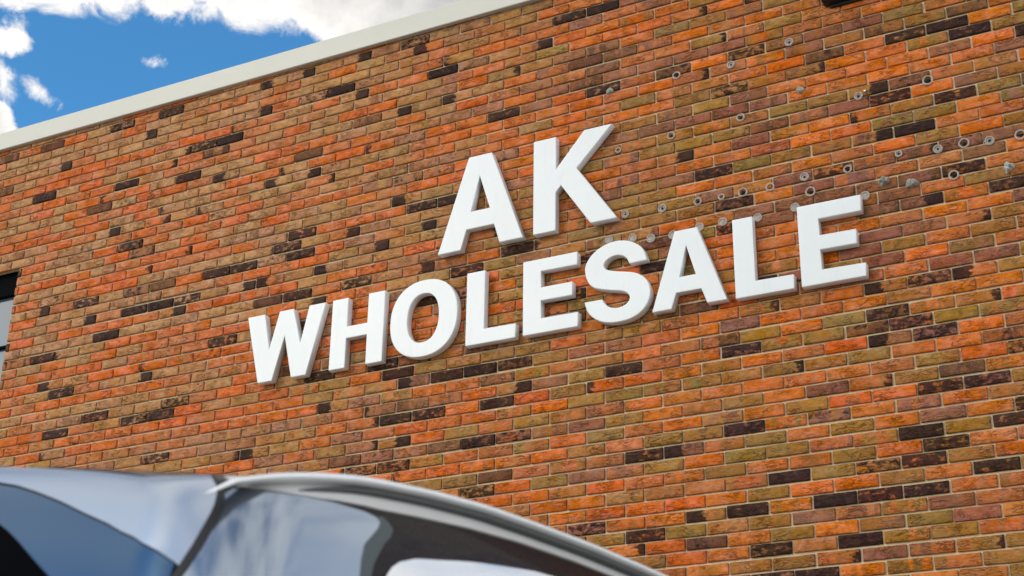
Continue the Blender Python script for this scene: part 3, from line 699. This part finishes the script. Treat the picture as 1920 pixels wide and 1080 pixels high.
for mir in (False, True):
    patch('spoiler', low + [(SREAR, 1.0), (-.016, 1.0)] + stl[0:7], 0.004, m_spoiler, car, mir, 0.012)
    patch('tailgate', [(-.045,.855)] + [(a_, b_ - .003) for a_, b_ in low[1:]] + [(SREAR, .15), (-.11,.15), (-.099,.6), (-.079,.7)], 0.003, m_gate, car, mir, 0.012)
    patch('rear_window', blk, 0.006, m_black, car, mir, 0.008)
    patch('seal_strip', stl + stl2[::-1], 0.006, m_seal, car, mir, 0.014)
    patch('quarter_window', stl2[2:] + [(.205,.6),(.215,.855),(.216,.88),(.221,.905),(.235,.921),(.246,.934),(.249,.944),(.24,.951),(.22,.956),(.16,.965),(.105,.972),(.055,.976),(.035,.979),(.013,.980)], 0.004, m_quarter, car, mir, 0.01)
    patch('window_edge_trim', [(.2055,.6),(.2155,.855),(.2165,.88),(.2215,.905),(.2355,.921),(.2465,.934),(.2495,.944),(.2405,.9515),(.255,.954),(.266,.947),(.276,.937),(.272,.924),(.261,.913),(.251,.895),(.243,.88),(.238,.86),(.23,.6)], 0.003, m_trim, car, mir, 0.008)
    patch('side_window', [(.265,.86),(.275,.875),(.29,.886),(.32,.895),(.37,.901),(.41,.907),(.5,.918),(.59,.928),(.8,.937),(1.2,.94),(1.6,.93),(1.75,.91),(1.85,.86),(2.0,.7),(2.2,.35),(.29,.35),(.265,.6)], 0.004, m_side, car, mir, 0.01)
    patch('roof_edge_sheen', [(.02,.986),(.075,.978),(.14,.971),(.25,.966),(.32,.966),(.455,.970),(.55,.974),(.645,.975),(.8,.976),(1.5,.976),(2.0,.976),(2.1,.985),(2.1,1.0),(.0,1.0)], 0.003, m_band, car, mir, 0.008)
    # roof rail and a dark strip standing in for the gap shadow below it
    def tube(name, zoff, hw, hh, m, u0, u1, power=2.0):
        bm = bmesh.new(); prev = None; N = 16; M = 60
        for i in range(M + 1):
            f = i / M; u = u0 + (u1 - u0) * f
            e = min(1.0, min(f, 1 - f) * M / 7.0); e = max(0.12, math.sqrt(max(0, 1 - (1 - e) ** 2)))
            zc = rail_top(u) - hh + zoff - (1 - e) * 0.012
            row = []
            for j in range(N):
                th = 2 * math.pi * j / N
                w = RW + hw * math.cos(th) * (0.5 + 0.5 * e); z = zc + hh * math.sin(th) * e
                if mir: w = -2 * HALF - w
                row.append(bm.verts.new(L(u, w, z)))
            if prev:
                for j in range(N): bm.faces.new((prev[j], prev[(j + 1) % N], row[(j + 1) % N], row[j]))
            else: bm.faces.new(row)
            prev = row
        bm.faces.new(prev[::-1]); bmesh.ops.recalc_face_normals(bm, faces=bm.faces)
        return from_bm(name, bm, m, car, True)
    tube('roof_rail', 0.0, 0.015, 0.0075, m_rail, TOPS[0][0] - 0.004, 2.0)
    tube('rail_gap_shade', -0.014, 0.012, 0.0065, m_gap_shade, 0.13, 1.98)
    for u in (0.55, 3.35):
        bm = bmesh.new(); bmesh.ops.create_cone(bm, cap_ends=True, segments=40, radius1=0.36, radius2=0.36, depth=0.24, matrix=Matrix.Rotation(math.pi / 2, 4, 'Y'))
        bevel_all(bm, 0.05, 4, 0.8)
        wx = -0.02 if not mir else -2 * HALF + 0.02
        w_ = from_bm('wheel', bm, m_tyre, car, True); w_.location = (wx, u, 0.36)
        bm = bmesh.new(); bmesh.ops.create_cone(bm, cap_ends=True, segments=32, radius1=0.22, radius2=0.2, depth=0.262, matrix=Matrix.Rotation(math.pi / 2, 4, 'Y'))
        from_bm('rim', bm, m_rim, w_, False)
# ------------------------------------------------------------------ ground
m_asph, t, b = mat('asphalt')
geo = t.node('ShaderNodeNewGeometry').outputs['Position']
n1 = t.noise(geo, 0.6, 5, 0.6); n2 = t.noise(geo, 90, 3, 0.6)
c = t.mix(t.mapr(n1, 0.3, 0.7), (0.25, 0.24, 0.22, 1), (0.33, 0.315, 0.29, 1))
c = t.mix(t.mapr(n2, 0.5, 0.8, 0, 0.6), c, (0.30, 0.29, 0.27, 1))
t.l.new(c, b.inputs['Base Color']); b.inputs['Roughness'].default_value = 0.9
bm = bmesh.new(); R = 900
v = [bm.verts.new(p) for p in ((-R, -R, 0), (R, -R, 0), (R, R, 0), (-R, R, 0))]; bm.faces.new(v)
tag(from_bm('ground', bm, m_asph), kind='structure')

# ------------------------------------------------------------------ camera
F_PX = 2877.1641793553645
Rr = Vector((0.88224962, 0.47041050, 0.01869655)); Dn = Vector((-0.17549665, 0.36547416, -0.91412776)); Fw = Vector((-0.43684840, 0.80320769, 0.40499491))
cam = bpy.data.cameras.new('camera'); co = bpy.data.objects.new('camera', cam); COL.objects.link(co)
M = Matrix((Rr, -Dn, -Fw)).transposed().to_4x4(); M.translation = Vector((1.68703417, -7.44754624, 1.25))
co.matrix_world = M
cam.sensor_width = 36; cam.lens = F_PX * 36 / 1920; cam.clip_end = 3000; cam.clip_start = 0.05
cam.dof.use_dof = True; cam.dof.focus_distance = 9.0; cam.dof.aperture_fstop = 8.0
sc.camera = co

# ------------------------------------------------------------------ sky and sun
SUN_EL, SUN_ROT = math.radians(22), math.radians(214)
w = bpy.data.worlds.new('World'); sc.world = w; w.use_nodes = True
t = NT(w.node_tree); bg = w.node_tree.nodes['Background']
sky = t.node('ShaderNodeTexSky'); sky.sky_type = 'NISHITA'; sky.sun_disc = False
sky.sun_elevation = SUN_EL; sky.sun_rotation = SUN_ROT; sky.ozone_density = 2.0; sky.dust_density = 0.3; sky.air_density = 1.0
d = t.vmath('NORMALIZE', t.node('ShaderNodeTexCoord').outputs['Generated'])
CD = Vector((-0.592114, 0.619458, 0.515434)); T1 = CD.cross(Vector((0, 0, 1))).normalized(); T2 = T1.cross(CD).normalized()
dz = t.math('MAXIMUM', t.vmath('DOT_PRODUCT', d, tuple(CD)), 0.05)
gx = t.math('DIVIDE', t.vmath('DOT_PRODUCT', d, tuple(T1)), dz)
gy = t.math('DIVIDE', t.vmath('DOT_PRODUCT', d, tuple(T2)), dz)
def blob(x0, y0, a_, b_, amp, rot=0.0):
    c_, s_ = math.cos(rot), math.sin(rot)
    dx = t.math('SUBTRACT', gx, x0); dy = t.math('SUBTRACT', gy, y0)
    u_ = t.math('ADD', t.math('MULTIPLY', dx, c_ / a_), t.math('MULTIPLY', dy, s_ / a_))
    v_ = t.math('ADD', t.math('MULTIPLY', dx, -s_ / b_), t.math('MULTIPLY', dy, c_ / b_))
    q_ = t.math('ADD', t.math('MULTIPLY', u_, u_), t.math('MULTIPLY', v_, v_))
    return t.math('MULTIPLY', t.math('MAXIMUM', t.math('SUBTRACT', 1.0, q_), 0.0), amp)
BLOBS = [(0.00928, 0.00486, 0.2155, 0.1147, -0.76, 0.0), (-0.04005, 0.05967, 0.20855, 0.05283, 0.92, 0.0), (0.15789, 0.09113, 0.09315, 0.09315, 1.7, 0.0), (-0.10217, -0.06098, 0.02781, 0.02607, 1.1, 0.0), (-0.09093, -0.02122, 0.02781, 0.02954, 0.46, 0.0), (-0.08579, 0.00264, 0.02225, 0.0146, 0.54, 0.0), (-0.00073, 0.00055, 0.02433, 0.01251, 0.6, 0.2), (-0.06281, -0.0307, 0.02294, 0.01251, 0.44, -0.6)]
front = t.math('GREATER_THAN', t.vmath('DOT_PRODUCT', d, tuple(CD)), 0.3)
acc = None
for bl in BLOBS:
    v_ = blob(*bl); acc = v_ if acc is None else t.math('ADD', acc, v_)
acc = t.math('MULTIPLY', acc, front)
n1 = t.noise(t.vmath('MULTIPLY', d, (1, 1, 1.5)), 3.2, 9, 0.56, 0.3)
n2 = t.noise(t.vmath('MULTIPLY', d, (1, 1, 1.2)), 26.0, 9, 0.66, 0.5)
dens = t.math('ADD', t.math('SUBTRACT', t.math('ADD', n1, t.math('MULTIPLY', n2, 1.25)), 1.125), acc)
dens = t.math('ADD', dens, 0.18)
m_c = t.mapr(dens, -0.03, 0.27, 0, 1, True)
shade = t.mapr(t.noise(t.vmath('ADD', d, (3.1, 1.7, 0.4)), 9.0, 6, 0.6), 0.35, 0.65)
thick = t.mapr(dens, 0.25, 0.75)
cc = t.mix(t.math('MULTIPLY', shade, t.math('MULTIPLY', thick, 1.0)), (7.2, 6.95, 6.6, 1), (3.1, 3.1, 3.15, 1))
cf = t.mapr(t.vmath('DOT_PRODUCT', d, tuple(CD)), 0.70, 0.93, 1.0, 0.70, True)   # clouds in view are dimmed; unseen ones stay brighter to light the scene
sc_ = t.node('ShaderNodeVectorMath', operation='SCALE'); t.l.new(cc, sc_.inputs[0]); t.put(sc_.inputs['Scale'], cf); cc = sc_.outputs[0]
skc = t.mix(1.0, sky.outputs[0], (0.38,0.84,1.06,1), 'MULTIPLY')
t.l.new(t.mix(m_c, skc, cc), bg.inputs['Color'])
bg.inputs['Strength'].default_value = 0.15
sun = bpy.data.lights.new('sun', 'SUN'); sun.energy = 0.6; sun.angle = math.radians(12); sun.color = (1.0, 0.91, 0.79)
so = bpy.data.objects.new('sun', sun); COL.objects.link(so)
sd_ = Vector((math.sin(SUN_ROT) * math.cos(SUN_EL), math.cos(SUN_ROT) * math.cos(SUN_EL), math.sin(SUN_EL)))
so.rotation_euler = sd_.to_track_quat('Z', 'Y').to_euler(); so.location = (0, 0, 30)

sc.view_settings.view_transform = 'Standard'; sc.view_settings.look = 'None'
sc.view_settings.exposure = 0.58; sc.view_settings.gamma = 1.0
